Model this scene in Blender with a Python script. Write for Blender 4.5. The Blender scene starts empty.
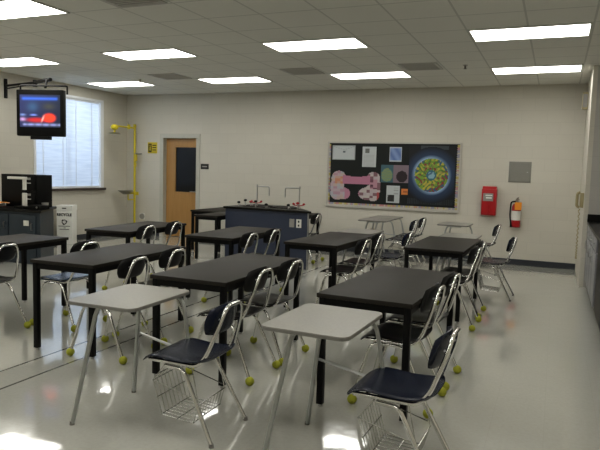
import bpy, bmesh, math, random
from mathutils import Vector, Matrix
random.seed(7)
sc = bpy.context.scene
COL = sc.collection
PI = math.pi

# ------------------------------------------------------------------ room numbers (metres)
CEIL = 3.063
XL, XR = -8.857, 1.15          # left wall, right wall
YB, YF = 11.066, -2.6          # back wall, wall behind the camera
PX, PY = 0.375, 9.35           # projecting corner at the right (side face x, front face y)
BX, BY = 0.6148, 0.6045        # ceiling module
LX, LY = -0.364, 7.074         # centre of one ceiling light

# ------------------------------------------------------------------ materials
def new_mat(name):
    m = bpy.data.materials.new(name); m.use_nodes = True
    nt = m.node_tree; b = nt.nodes['Principled BSDF']
    return m, nt, b
def _n(nt, t, **kw):
    n = nt.nodes.new(t)
    for k, v in kw.items(): setattr(n, k, v)
    return n
def _math(nt, op, a, b=None, c=None):
    n = _n(nt, 'ShaderNodeMath', operation=op)
    for i, v in enumerate((a, b, c)):
        if v is None: continue
        if isinstance(v, (int, float)): n.inputs[i].default_value = v
        else: nt.links.new(v, n.inputs[i])
    return n.outputs[0]
def _mix(nt, fac, a, b):
    n = _n(nt, 'ShaderNodeMix', data_type='RGBA')
    if isinstance(fac, (int, float)): n.inputs[0].default_value = fac
    else: nt.links.new(fac, n.inputs[0])
    for i, v in ((6, a), (7, b)):
        if isinstance(v, (tuple, list)): n.inputs[i].default_value = (*v[:3], 1)
        else: nt.links.new(v, n.inputs[i])
    return n.outputs[2]
def simple(name, col, rough=.5, metal=0., var=.06, scale=30., bump=0., spec=.5, emit=None, es=0., coat=0.):
    """plain painted / plastic / metal surface with slight procedural mottling"""
    m, nt, b = new_mat(name)
    tc = _n(nt, 'ShaderNodeTexCoord'); ns = _n(nt, 'ShaderNodeTexNoise')
    ns.inputs['Scale'].default_value = scale; ns.inputs['Detail'].default_value = 3
    nt.links.new(tc.outputs['Object'], ns.inputs['Vector'])
    lo = tuple(max(0, c*(1-var)) for c in col); hi = tuple(min(1, c*(1+var)) for c in col)
    nt.links.new(_mix(nt, ns.outputs['Fac'], lo, hi), b.inputs['Base Color'])
    b.inputs['Roughness'].default_value = rough; b.inputs['Metallic'].default_value = metal
    b.inputs['Specular IOR Level'].default_value = spec
    b.inputs['Coat Weight'].default_value = coat
    if bump:
        bp = _n(nt, 'ShaderNodeBump'); bp.inputs['Strength'].default_value = bump; bp.inputs['Distance'].default_value = .002
        nt.links.new(ns.outputs['Fac'], bp.inputs['Height']); nt.links.new(bp.outputs[0], b.inputs['Normal'])
    if emit:
        b.inputs['Emission Color'].default_value = (*emit, 1); b.inputs['Emission Strength'].default_value = es
    return m

def wall_mat(name, axes, col, dark=.92):
    """painted concrete block, 0.4 x 0.2 m courses"""
    m, nt, b = new_mat(name)
    tc = _n(nt, 'ShaderNodeTexCoord'); sp = _n(nt, 'ShaderNodeSeparateXYZ'); nt.links.new(tc.outputs['Object'], sp.inputs[0])
    cb = _n(nt, 'ShaderNodeCombineXYZ'); nt.links.new(sp.outputs[axes[0]], cb.inputs[0]); nt.links.new(sp.outputs[axes[1]], cb.inputs[1])
    br = _n(nt, 'ShaderNodeTexBrick'); nt.links.new(cb.outputs[0], br.inputs['Vector'])
    br.offset = .5; br.squash = 1
    br.inputs['Scale'].default_value = 1; br.inputs['Brick Width'].default_value = .406; br.inputs['Row Height'].default_value = .203
    br.inputs['Mortar Size'].default_value = .005; br.inputs['Mortar Smooth'].default_value = .6
    br.inputs['Color1'].default_value = (*col, 1); br.inputs['Color2'].default_value = (*[c*.97 for c in col], 1)
    br.inputs['Mortar'].default_value = (*[c*dark for c in col], 1)
    ns = _n(nt, 'ShaderNodeTexNoise'); ns.inputs['Scale'].default_value = 90; nt.links.new(tc.outputs['Object'], ns.inputs['Vector'])
    nt.links.new(br.outputs['Color'], b.inputs['Base Color']); b.inputs['Roughness'].default_value = .55
    h = _math(nt, 'MULTIPLY_ADD', br.outputs['Fac'], -1., _math(nt, 'MULTIPLY', ns.outputs['Fac'], .25))
    bp = _n(nt, 'ShaderNodeBump'); bp.inputs['Strength'].default_value = .2; bp.inputs['Distance'].default_value = .004
    nt.links.new(h, bp.inputs['Height']); nt.links.new(bp.outputs[0], b.inputs['Normal'])
    return m

def line_mask(nt, coord, origin, pitch, width):
    f = _math(nt, 'FRACT', _math(nt, 'DIVIDE', _math(nt, 'SUBTRACT', coord, origin - 100*pitch), pitch))
    d = _math(nt, 'MINIMUM', f, _math(nt, 'SUBTRACT', 1., f))
    return _math(nt, 'LESS_THAN', d, width/pitch/2)

def ceiling_mat():
    m, nt, b = new_mat('ceiling_tile')
    tc = _n(nt, 'ShaderNodeTexCoord'); sp = _n(nt, 'ShaderNodeSeparateXYZ'); nt.links.new(tc.outputs['Object'], sp.inputs[0])
    gx = line_mask(nt, sp.outputs[0], LX - BX, BX, .020); gy = line_mask(nt, sp.outputs[1], LY - BY/2, BY, .020)
    g = _math(nt, 'MAXIMUM', gx, gy)
    ns = _n(nt, 'ShaderNodeTexNoise'); ns.inputs['Scale'].default_value = 160; ns.inputs['Detail'].default_value = 4
    nt.links.new(tc.outputs['Object'], ns.inputs['Vector'])
    ns2 = _n(nt, 'ShaderNodeTexNoise'); ns2.inputs['Scale'].default_value = 1.1; nt.links.new(tc.outputs['Object'], ns2.inputs['Vector'])
    base = _mix(nt, ns.outputs['Fac'], (.70, .695, .645), (.82, .815, .76))
    base = _mix(nt, _math(nt, 'MULTIPLY', ns2.outputs['Fac'], .25), base, (.66, .655, .61))
    nt.links.new(_mix(nt, _math(nt, 'MULTIPLY', g, .42), base, (.32, .32, .30)), b.inputs['Base Color'])
    b.inputs['Roughness'].default_value = .85
    return m

def floor_mat():
    m, nt, b = new_mat('waxed_vinyl_tile')
    tc = _n(nt, 'ShaderNodeTexCoord'); sp = _n(nt, 'ShaderNodeSeparateXYZ'); nt.links.new(tc.outputs['Object'], sp.inputs[0])
    gx = line_mask(nt, sp.outputs[0], 0.02, .3048, .004); gy = line_mask(nt, sp.outputs[1], .1, .3048, .004)
    g = _math(nt, 'MAXIMUM', gx, gy)
    ns = _n(nt, 'ShaderNodeTexNoise'); ns.inputs['Scale'].default_value = 45; ns.inputs['Detail'].default_value = 6
    nt.links.new(tc.outputs['Object'], ns.inputs['Vector'])
    n2 = _n(nt, 'ShaderNodeTexNoise'); n2.inputs['Scale'].default_value = 1.3; n2.inputs['Detail'].default_value = 4
    nt.links.new(tc.outputs['Object'], n2.inputs['Vector'])
    base = _mix(nt, ns.outputs['Fac'], (.44, .435, .39), (.53, .525, .475))
    base = _mix(nt, _math(nt, 'MULTIPLY', n2.outputs['Fac'], .4), base, (.41, .41, .38))
    base = _mix(nt, _math(nt, 'MULTIPLY', g, .09), base, (.25, .25, .22))
    # two dark strips laid in the floor, parallel to the side walls
    s = None
    for x0 in (-3.37, -3.66):
        k = _math(nt, 'LESS_THAN', _math(nt, 'ABSOLUTE', _math(nt, 'SUBTRACT', sp.outputs[0], x0)), .011)
        s = k if s is None else _math(nt, 'MAXIMUM', s, k)
    base = _mix(nt, _math(nt, 'MULTIPLY', s, .8), base, (.06, .055, .05))
    nt.links.new(base, b.inputs['Base Color'])
    nt.links.new(_math(nt, 'MULTIPLY_ADD', n2.outputs['Fac'], .09, .045), b.inputs['Roughness'])
    b.inputs['Specular IOR Level'].default_value = .6
    b.inputs['Coat Weight'].default_value = .5; b.inputs['Coat Roughness'].default_value = .03
    n3 = _n(nt, 'ShaderNodeTexNoise'); n3.inputs['Scale'].default_value = 5.0; n3.inputs['Detail'].default_value = 2
    nt.links.new(tc.outputs['Object'], n3.inputs['Vector'])
    bp = _n(nt, 'ShaderNodeBump'); bp.inputs['Strength'].default_value = .11; bp.inputs['Distance'].default_value = .01
    nt.links.new(bp.outputs[0], b.inputs['Coat Normal'])
    nt.links.new(n3.outputs['Fac'], bp.inputs['Height']); nt.links.new(bp.outputs[0], b.inputs['Normal'])
    return m

def wood_mat(name, c1, c2):
    m, nt, b = new_mat(name)
    tc = _n(nt, 'ShaderNodeTexCoord'); mp = _n(nt, 'ShaderNodeMapping'); mp.inputs['Scale'].default_value = (9, 9, .7)
    nt.links.new(tc.outputs['Object'], mp.inputs[0])
    ns = _n(nt, 'ShaderNodeTexNoise'); ns.inputs['Scale'].default_value = 3; ns.inputs['Detail'].default_value = 6; ns.inputs['Distortion'].default_value = .6
    nt.links.new(mp.outputs[0], ns.inputs['Vector'])
    nt.links.new(_mix(nt, ns.outputs['Fac'], c1, c2), b.inputs['Base Color']); b.inputs['Roughness'].default_value = .4
    return m

def painted_mat(name, emit=0., rough=.5):
    """colour comes from the mesh's own procedural colour attribute"""
    m, nt, b = new_mat(name)
    a = _n(nt, 'ShaderNodeVertexColor'); a.layer_name = 'paint'
    nt.links.new(a.outputs[0], b.inputs['Base Color']); b.inputs['Roughness'].default_value = rough
    if emit:
        nt.links.new(a.outputs[0], b.inputs['Emission Color']); b.inputs['Emission Strength'].default_value = emit
    return m

WALLC = (.60, .575, .505)
M = {}
M['wall_xz'] = wall_mat('painted_block_back', (0, 2), WALLC)
M['wall_yz'] = wall_mat('painted_block_side', (1, 2), WALLC)
M['wall_shaded'] = wall_mat('painted_block_shaded', (0, 2), (.46, .445, .42))  # same block wall, colour darkened to stand in for shade
M['ceiling'] = ceiling_mat()
M['floor'] = floor_mat()
M['baseboard'] = simple('dark_vinyl_base', (.045, .05, .06), .45)
M['white_frame'] = simple('white_metal_frame', (.80, .82, .84), .4)
M['door_frame'] = simple('beige_steel_frame', (.50, .49, .43), .45)
M['wood_door'] = wood_mat('oak_veneer', (.36, .20, .07), (.50, .30, .115))
M['dark_glass'] = simple('dark_door_glass', (.02, .021, .022), .12, spec=.25)
M['sill'] = simple('brown_stone_sill', (.07, .055, .05), .4)
M['table_top'] = simple('black_laminate', (.026, .023, .019), .5, var=.15, scale=200, spec=.22)
M['table_leg'] = simple('black_steel', (.006, .006, .006), .4, spec=.2)
M['plastic_black'] = simple('black_chair_plastic', (.008, .008, .009), .32, bump=.1, scale=300, spec=.35)
M['plastic_navy'] = simple('navy_chair_plastic', (.008, .012, .028), .27, bump=.1, scale=300, spec=.4)
M['plastic_sheen'] = simple('black_chair_plastic_window_sheen', (.06, .085, .13), .25, bump=.1, scale=300)  # black chair plastic with the window's reflection painted in as blue-grey
M['chrome'] = simple('chrome_tube', (.72, .72, .70), .16, 1.0, var=.04)
M['grey_tube'] = simple('grey_painted_tube', (.42, .43, .42), .3, .75, var=.05)
M['desk_top'] = simple('grey_nebula_laminate', (.27, .262, .235), .34, var=.14, scale=60, spec=.5)
M['desk_edge'] = simple('grey_edge_band', (.20, .195, .18), .4)
M['rubber'] = simple('grey_rubber_foot', (.20, .19, .18), .6)
M['ball'] = simple('tennis_ball_felt', (.36, .37, .045), .9, var=.2, scale=120, bump=.6)
M['ball_line'] = simple('tennis_ball_seam', (.6, .62, .45), .8)
M['wire'] = simple('steel_wire', (.55, .55, .53), .25, 1.0)
M['navy_panel'] = simple('navy_cabinet_laminate', (.036, .046, .078), .4)
M['bench_panel'] = simple('slate_cabinet_laminate', (.030, .042, .055), .45)
M['black_epoxy'] = simple('black_epoxy_counter', (.012, .012, .011), .35, spec=.18)
M['sink_dark'] = simple('dark_sink_basin', (.015, .012, .012), .4)
M['red_plastic'] = simple('red_knob', (.42, .03, .035), .35)
M['black_plastic'] = simple('black_plastic', (.006, .006, .006), .4, spec=.25)
M['steel'] = simple('brushed_steel', (.45, .45, .44), .3, 1.0)
M['grey_plate'] = simple('grey_wall_plate', (.30, .29, .27), .4)
M['white_plate'] = simple('white_wall_plate', (.72, .71, .66), .4)
M['yellow'] = simple('safety_yellow_paint', (.62, .52, .03), .4)
M['yellow_sign'] = simple('yellow_sign', (.62, .50, .04), .5)
M['black_ink'] = simple('black_ink', (.012, .012, .012), .6)
M['white_ink'] = simple('white_ink', (.75, .75, .72), .6)
M['fire_red'] = simple('fire_red_paint', (.40, .014, .018), .3)
M['orange'] = simple('orange_tag', (.80, .30, .03), .5)
M['beige_plastic'] = simple('beige_phone_plastic', (.36, .31, .18), .4)
M['white_card'] = simple('white_cardboard', (.80, .80, .76), .7)
M['paper'] = simple('white_paper', (.60, .62, .62), .7)
M['board_black'] = simple('black_backing_paper', (.010, .013, .012), .7)
M['alu'] = simple('pale_board_frame', (.50, .48, .44), .4)
M['access'] = simple('grey_access_panel', (.25, .245, .22), .45)
M['vent'] = simple('grey_vent_metal', (.50, .49, .46), .5)
M['vent_dark'] = simple('vent_shadow', (.30, .295, .275), .7)
M['grey_cab'] = simple('grey_cabinet_front', (.27, .275, .29), .35)
M['light_frame'] = simple('white_light_frame', (.62, .62, .58), .5)
M['painted'] = painted_mat('printed_paper')
M['screen'] = painted_mat('lit_screen', .6, .35)
M['diffuser'] = simple('lit_diffuser', (.9, .9, .88), .5, emit=(1, .985, .93), es=8.5)
def blind_mat():
    m, nt, b = new_mat('white_blind_slat')
    out = nt.nodes['Material Output']
    tc = _n(nt, 'ShaderNodeTexCoord'); ns = _n(nt, 'ShaderNodeTexNoise'); ns.inputs['Scale'].default_value = 4
    mp = _n(nt, 'ShaderNodeMapping'); mp.inputs['Scale'].default_value = (1, .6, 9); nt.links.new(tc.outputs['Object'], mp.inputs[0]); nt.links.new(mp.outputs[0], ns.inputs['Vector'])
    col = _mix(nt, ns.outputs['Fac'], (.64, .69, .77), (.90, .93, .97))
    d = _n(nt, 'ShaderNodeBsdfDiffuse'); t = _n(nt, 'ShaderNodeBsdfTranslucent'); mx = _n(nt, 'ShaderNodeMixShader')
    nt.links.new(col, d.inputs[0]); nt.links.new(col, t.inputs[0]); mx.inputs[0].default_value = .45
    nt.links.new(d.outputs[0], mx.inputs[1]); nt.links.new(t.outputs[0], mx.inputs[2]); nt.links.new(mx.outputs[0], out.inputs[0])
    return m
M['blind'] = blind_mat()
gm, gnt, gb = new_mat('window_pane_glass'); gb.inputs['Transmission Weight'].default_value = 1; gb.inputs['Roughness'].default_value = 0; gb.inputs['IOR'].default_value = 1.05
gns = _n(gnt, 'ShaderNodeTexNoise'); gnt.links.new(_mix(gnt, gns.outputs['Fac'], (.93, .96, .98), (.96, .98, 1)), gb.inputs['Base Color']); M['glass'] = gm

# ------------------------------------------------------------------ mesh helpers
def add_box(bm, x0, x1, y0, y1, z0, z1, bev=0.):
    r = bmesh.ops.create_cube(bm, size=1)
    for v in r['verts']:
        v.co = Vector((x0 + (v.co.x+.5)*(x1-x0), y0 + (v.co.y+.5)*(y1-y0), z0 + (v.co.z+.5)*(z1-z0)))
    if bev:
        es = list({e for v in r['verts'] for e in v.link_edges})
        bmesh.ops.bevel(bm, geom=es, offset=bev, segments=2, affect='EDGES', profile=.6)
def add_cyl(bm, p0, p1, r0, r1=None, n=16):
    r1 = r0 if r1 is None else r1
    p0, p1 = Vector(p0), Vector(p1); d = p1 - p0
    q = Vector((0, 0, 1)).rotation_difference(d.normalized())
    mt = Matrix.Translation((p0+p1)/2) @ q.to_matrix().to_4x4()
    bmesh.ops.create_cone(bm, cap_ends=True, segments=n, radius1=r0, radius2=r1, depth=d.length, matrix=mt)
def add_ball(bm, c, r, sx=1, sy=1, sz=1, n=12):
    bmesh.ops.create_uvsphere(bm, u_segments=n+4, v_segments=n, radius=r, matrix=Matrix.Translation(c) @ Matrix.Diagonal((sx, sy, sz, 1)))
def fillet(pts, rad, seg=5):
    pts = [Vector(p) for p in pts]; out = [pts[0]]
    for i in range(1, len(pts)-1):
        a, b, c = pts[i-1], pts[i], pts[i+1]
        d1, d2 = (a-b), (c-b); r = min(rad, d1.length*.49, d2.length*.49)
        p, q = b + d1.normalized()*r, b + d2.normalized()*r
        for k in range(seg+1):
            t = k/seg; out.append(p*(1-t)**2 + b*2*t*(1-t) + q*t*t)
    out.append(pts[-1]); return out
def add_tube(bm, pts, r, rad=.03, n=10, closed=False, seg=5):
    P = fillet(pts, rad, seg) if rad else [Vector(p) for p in pts]
    Q = [P[0]]
    for p in P[1:]:
        if (p-Q[-1]).length > 1e-5: Q.append(p)
    P = Q; rings = []; T = (P[1]-P[0]).normalized()
    N = T.orthogonal().normalized()
    for i, p in enumerate(P):
        t = ((P[i+1]-p).normalized() if i < len(P)-1 else Vector()) + ((p-P[i-1]).normalized() if i else Vector())
        t.normalize(); N = (T.rotation_difference(t) @ N); N = (N - t*N.dot(t)).normalized(); T = t
        B = t.cross(N)
        rings.append([bm.verts.new(p + N*math.cos(2*PI*k/n)*r + B*math.sin(2*PI*k/n)*r) for k in range(n)])
    for a, b in zip(rings, rings[1:]):
        for k in range(n): bm.faces.new((a[k], a[(k+1) % n], b[(k+1) % n], b[k]))
    bm.faces.new(list(reversed(rings[0]))); bm.faces.new(rings[-1])
def add_prism(bm, poly, z0, z1):
    lo = [bm.verts.new((x, y, z0)) for x, y in poly]; hi = [bm.verts.new((x, y, z1)) for x, y in poly]
    n = len(poly)
    bm.faces.new(list(reversed(lo))); bm.faces.new(hi)
    for i in range(n): bm.faces.new((lo[i], lo[(i+1) % n], hi[(i+1) % n], hi[i]))
def add_shell(bm, fn, nu=18, nv=18, th=.012):
    """thin moulded sheet: fn(u,v) -> point for u,v in [-1,1]"""
    def P(u, v): return Vector(fn(u, v))
    top, bot = [], []
    for i in range(nu+1):
        rt, rb = [], []
        for j in range(nv+1):
            u, v = -1+2*i/nu, -1+2*j/nv; e = 1e-3
            p = P(u, v); nrm = (P(u+e, v)-P(u-e, v)).cross(P(u, v+e)-P(u, v-e)).normalized()
            k = max(abs(u), abs(v)); w = th/2*math.sqrt(max(0., 1-k**10))*1.0 + th*.12
            rt.append(bm.verts.new(p+nrm*w)); rb.append(bm.verts.new(p-nrm*w))
        top.append(rt); bot.append(rb)
    for i in range(nu):
        for j in range(nv):
            bm.faces.new((top[i][j], top[i+1][j], top[i+1][j+1], top[i][j+1]))
            bm.faces.new((bot[i][j], bot[i][j+1], bot[i+1][j+1], bot[i+1][j]))
    def rim(a, b, c, d): bm.faces.new((a, b, c, d))
    for i in range(nu):
        rim(top[i][0], bot[i][0], bot[i+1][0], top[i+1][0]); rim(top[i+1][nv], bot[i+1][nv], bot[i][nv], top[i][nv])
    for j in range(nv):
        rim(top[0][j+1], bot[0][j+1], bot[0][j], top[0][j]); rim(top[nu][j], bot[nu][j], bot[nu][j+1], top[nu][j+1])

def obj(name, bm, mat, parent=None, smooth=False, loc=None):
    bmesh.ops.recalc_face_normals(bm, faces=bm.faces)
    me = bpy.data.meshes.new(name); bm.to_mesh(me); bm.free()
    o = bpy.data.objects.new(name, me); COL.objects.link(o)
    me.materials.append(M[mat] if isinstance(mat, str) else mat)
    if smooth:
        me.polygons.foreach_set('use_smooth', [True]*len(me.polygons))
        try: me.set_sharp_from_angle(angle=math.radians(42))
        except Exception: pass
    if parent is not None: o.parent = parent
    if loc: o.location = loc
    return o
def tag(o, label=None, cat=None, group=None, kind=None):
    for k, v in (('label', label), ('category', cat), ('group', group), ('kind', kind)):
        if v: o[k] = v
    return o
def thing(name, label, cat, loc=(0, 0, 0), rz=0., group=None):
    o = bpy.data.objects.new(name, None); o.empty_display_size = .1; COL.objects.link(o)
    o.location = loc; o.rotation_euler = (0, 0, rz); return tag(o, label, cat, group)
def struct(name, bm, mat, smooth=False):
    return tag(obj(name, bm, mat, smooth=smooth), kind='structure')
def children(o): return [c for c in bpy.data.objects if c.parent == o]
def dup(root, loc, rz, label):
    def cp(o, par):
        c = o.copy(); COL.objects.link(c); c.parent = par
        for ch in KIDS.get(o.name, []): cp(ch, c)
        return c
    r = cp(root, None); r.location = loc; r.rotation_euler = (0, 0, rz); r['label'] = label
    return r
KIDS = {}
def freeze_kids(root):
    ks = children(root); KIDS[root.name] = ks
    for k in ks: freeze_kids(k)
def box_obj(name, dims, mat, parent=None, bev=0.):
    bm = bmesh.new(); add_box(bm, *dims, bev=bev); return obj(name, bm, mat, parent, smooth=bool(bev))
def painted_sheet(name, w, h, nx, ny, fn, parent=None, mat='painted', th=.002, outline=None):
    """upright sheet facing -y, origin at its lower left corner; fn(s,t)->rgb or None (cut away)"""
    bm = bmesh.new(); lay = bm.loops.layers.float_color.new('paint')
    vs = [[bm.verts.new((w*i/nx, 0, h*j/ny)) for j in range(ny+1)] for i in range(nx+1)]
    for i in range(nx):
        for j in range(ny):
            c = fn((i+.5)/nx, (j+.5)/ny)
            if c is None: continue
            f = bm.faces.new((vs[i][j], vs[i+1][j], vs[i+1][j+1], vs[i][j+1]))
            for l in f.loops: l[lay] = (*c, 1)
    for v in [v for v in bm.verts if not v.link_faces]: bm.verts.remove(v)
    me = bpy.data.meshes.new(name); bm.to_mesh(me); bm.free()
    o = bpy.data.objects.new(name, me); COL.objects.link(o); me.materials.append(M[mat])
    if parent is not None: o.parent = parent
    return o
def text_obj(name, s, size, mat, parent, loc, rot, extrude=.0008, bold=0):
    cu = bpy.data.curves.new(name+'_curve', 'FONT'); cu.body = s; cu.size = size; cu.extrude = extrude
    cu.offset = bold; cu.align_x = 'CENTER'; cu.align_y = 'CENTER'; cu.resolution_u = 3
    t = bpy.data.objects.new('tmp_text', cu); COL.objects.link(t)
    dg = bpy.context.evaluated_depsgraph_get(); me = bpy.data.meshes.new_from_object(t.evaluated_get(dg)); me.name = name
    bpy.data.objects.remove(t); bpy.data.curves.remove(cu)
    o = bpy.data.objects.new(name, me); COL.objects.link(o); me.materials.clear(); me.materials.append(M[mat])
    o.parent = parent; o.location = loc; o.rotation_euler = rot; return o

# ================================================================== THE ROOM
bm = bmesh.new(); add_box(bm, XL-.2, XR+.2, YF-.2, YB+.2, -.12, 0); struct('floor', bm, 'floor')
bm = bmesh.new(); add_box(bm, XL-.2, XR+.2, YF-.2, YB+.2, CEIL, CEIL+.12); struct('ceiling', bm, 'ceiling')
# left wall with the window opening
WY0, WY1, WZ0, WZ1 = 8.44, 10.30, 1.04, 2.86
bm = bmesh.new()
add_box(bm, XL-.2, XL, YF-.2, WY0, 0, CEIL); add_box(bm, XL-.2, XL, WY1, YB+.2, 0, CEIL)
add_box(bm, XL-.2, XL, WY0, WY1, 0, WZ0); add_box(bm, XL-.2, XL, WY0, WY1, WZ1, CEIL)
struct('wall_left', bm, 'wall_yz')
# back wall with the door opening
DX0, DX1, DZ = -7.91, -7.01, 2.17
bm = bmesh.new()
add_box(bm, XL, DX0, YB, YB+.2, 0, CEIL); add_box(bm, DX1, PX+.02, YB, YB+.2, 0, CEIL); add_box(bm, DX0, DX1, YB, YB+.2, DZ, CEIL)
struct('wall_back', bm, 'wall_xz')
bm = bmesh.new(); add_box(bm, XL-.2, XR+.2, YF-.2, YF, 0, CEIL); struct('wall_front', bm, 'wall_xz')
bm = bmesh.new(); add_box(bm, XR, XR+.2, YF, PY, 0, CEIL); struct('wall_right', bm, 'wall_yz')
# projecting chase at the back right corner
bm = bmesh.new(); add_box(bm, PX, PX+.06, PY, YB, 0, CEIL); struct('wall_right_chase', bm, 'wall_yz')
bm = bmesh.new(); add_box(bm, PX+.06, XR+.2, PY, PY+.1, 0, CEIL); add_box(bm, PX+.06, PX+.062, PY, PY+.1, 0, CEIL); struct('wall_right_return', bm, 'wall_shaded')
# unseen corridor box behind the door, darkened and closed against sky light
bm = bmesh.new()
add_box(bm, DX0-.4, DX1+.4, YB+1.6, YB+1.7, 0, 2.6); add_box(bm, DX0-.5, DX0-.4, YB+.2, YB+1.7, 0, 2.6); add_box(bm, DX1+.4, DX1+.5, YB+.2, YB+1.7, 0, 2.6)
add_box(bm, DX0-.5, DX1+.5, YB+.2, YB+1.7, 2.6, 2.7); add_box(bm, DX0-.5, DX1+.5, YB+.2, YB+1.7, -.12, 0); struct('wall_corridor', bm, 'wall_shaded')
# baseboards
bm = bmesh.new(); add_box(bm, XL, DX0-.06, YB-.012, YB, 0, .10); add_box(bm, DX1+.06, PX, YB-.012, YB, 0, .10); struct('baseboard_back', bm, 'baseboard')
bm = bmesh.new(); add_box(bm, XL, XL+.012, YF, YB-.012, 0, .10); struct('baseboard_left', bm, 'baseboard')

# ---- window
w = tag(bpy.data.objects.new('window_1', None), kind='structure'); COL.objects.link(w); w.location = (XL, WY0, WZ0)
WW, WH = WY1-WY0, WZ1-WZ0
bm = bmesh.new()
for a in ((-.19, .012, 0, .05, 0, WH), (-.19, .012, WW-.09, WW, 0, WH), (-.19, .012, .05, WW-.09, WH-.05, WH), (-.19, -.01, .05, WW-.09, 0, .04)):
    add_box(bm, *a)
add_box(bm, -.17, -.13, WW/2-.02, WW/2+.02, .04, WH-.05)
obj('window_frame', bm, 'white_frame', w)
box_obj('glass', (-.158, -.152, .05, WW-.09, .04, WH-.05), 'glass', w)
box_obj('window_sill', (-.10, .06, -.04, WW+.02, -.045, 0), 'sill', w)
bm = bmesh.new(); ns_ = 58
for i in range(ns_):
    z = .03 + (WH-.11)*i/(ns_-1); a = math.radians(60)
    for y0, y1 in ((.055, WW*.46), (WW*.465, WW-.095)):
        dx, dz = .013*math.cos(a), .0195*math.sin(a)
        v = [bm.verts.new(p) for p in ((-.045-dx, y0, z-dz), (-.045+dx, y0, z+dz), (-.045+dx, y1, z+dz), (-.045-dx, y1, z-dz))]
        bm.faces.new(v)
obj('blind_slats', bm, 'blind', w)
bm = bmesh.new(); add_box(bm, -.07, -.02, .055, WW-.095, WH-.085, WH-.05); add_box(bm, -.058, -.032, .055, WW-.095, .005, .025)
for y in (.25, .75, 1.1, 1.55): add_box(bm, -.032, -.030, y-.009, y+.009, .02, WH-.08)
obj('blind_rail', bm, 'white_frame', w)

# ---- door
d = tag(bpy.data.objects.new('door_1', None), kind='structure'); COL.objects.link(d); d.location = (DX0, YB, 0)
DW = DX1-DX0
bm = bmesh.new()
for a in ((-.055, .035, -.015, .19, 0, DZ+.055), (DW-.035, DW+.055, -.015, .19, 0, DZ+.055), (.035, DW-.035, -.015, .19, DZ-.035, DZ+.055)): add_box(bm, *a)
obj('door_frame', bm, 'door_frame', d)
bm = bmesh.new(); y0, y1 = .10, .145; gx0, gx1, gz0, gz1 = .27, DW-.05, .975, 1.955
for a in ((.04, gx0, y0, y1, .01, DZ-.04), (gx1, DW-.04, y0, y1, .01, DZ-.04), (gx0, gx1, y0, y1, .01, gz0), (gx0, gx1, y0, y1, gz1, DZ-.04)): add_box(bm, *a)
lf = obj('door_panel', bm, 'wood_door', d)
box_obj('door_glass', (gx0, gx1, y0+.015, y0+.03, gz0, gz1), 'dark_glass', lf)
bm = bmesh.new()
for a in ((gx0-.02, gx0+.012, y0-.008, y1+.008, gz0-.02, gz1+.02), (gx1-.012, gx1+.01, y0-.008, y1+.008, gz0-.02, gz1+.02), (gx0, gx1, y0-.008, y1+.008, gz0-.02, gz0+.012), (gx0, gx1, y0-.008, y1+.008, gz1-.012, gz1+.02)): add_box(bm, *a)
obj('glazing_bead', bm, 'wood_door', lf)
bm = bmesh.new(); add_cyl(bm, (DW-.10, .10, 1.0), (DW-.10, .04, 1.0), .012); add_tube(bm, [(DW-.10, .05, 1.0), (DW-.22, .05, 1.0)], .009, 0)
obj('door_handle', bm, 'steel', lf, smooth=True)
bm = bmesh.new()
for z in (.25, 1.05, 1.85): add_cyl(bm, (.04, .095, z-.05), (.04, .095, z+.05), .008, n=8)
obj('hinge', bm, 'steel', lf)

# ================================================================== CEILING FITTINGS
lt = thing('ceiling_light', 'x', 'ceiling light', (LX, LY, CEIL), 0, 'recessed fluorescent troffers in the ceiling')
bm = bmesh.new(); hx, hy = BX-.012, BY/2-.012
for a in ((-hx, hx, -hy, -hy+.02, -.012, .0), (-hx, hx, hy-.02, hy, -.012, .0), (-hx, -hx+.02, -hy+.02, hy-.02, -.012, 0), (hx-.02, hx, -hy+.02, hy-.02, -.012, 0)): add_box(bm, *a)
obj('frame', bm, 'light_frame', lt)
box_obj('diffuser', (-hx+.02, hx-.02, -hy+.02, hy-.02, -.008, -.001), 'diffuser', lt)
freeze_kids(lt)
rows = {1: 'second', 2: 'back'}
names = {
 (3, 2): 'lit white ceiling panel at the back right, nearest the right wall', (2, 2): 'lit white ceiling panel above the bulletin board, back row',
 (1, 2): 'lit white ceiling panel in the back row above the door side', (0, 2): 'lit white ceiling panel farthest back beside the window',
 (3, 1): 'large lit white ceiling panel at upper right of the photo', (2, 1): 'lit white ceiling panel at top middle, nearer than the dark grey vent',
 (1, 1): 'lit white ceiling panel at upper left between the television and the middle vent', (0, 1): 'lit white ceiling panel just above the television, cut by the left edge',
 (1, 0): 'nearest lit ceiling panel, cut off by the top left corner of the photo'}
first = True
for k in range(4):
    for r in range(-2, 3):
        x = LX-(3-k)*BX*4; y = LY+(r-1)*BY*4
        if (k, r) == (2, 0): continue
        lab = names.get((k, r), 'lit white ceiling panel overhead, out of the picture')
        if first: lt.location = (x, y, CEIL); lt['label'] = lab; first = False
        else: dup(lt, (x, y, CEIL), 0, lab)
vt = thing('ceiling_vent', 'x', 'vent', (0, 0, CEIL), 0, 'square air vents in the ceiling')
bm = bmesh.new(); h = .27
for a in ((-h, h, -h, -h+.035, -.012, 0), (-h, h, h-.035, h, -.012, 0), (-h, -h+.035, -h, h, -.012, 0), (h-.035, h, -h, h, -.012, 0)): add_box(bm, *a)
obj('frame', bm, 'vent', vt)
box_obj('backing', (-h+.035, h-.035, -h+.035, h-.035, -.004, 0), 'vent_dark', vt)
bm = bmesh.new()
for i in range(9):
    y = -h+.06+i*(2*h-.12)/8; add_box(bm, -h+.03, h-.03, y-.014, y+.006, -.011, -.005)
obj('louvre', bm, 'vent', vt); freeze_kids(vt)
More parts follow.
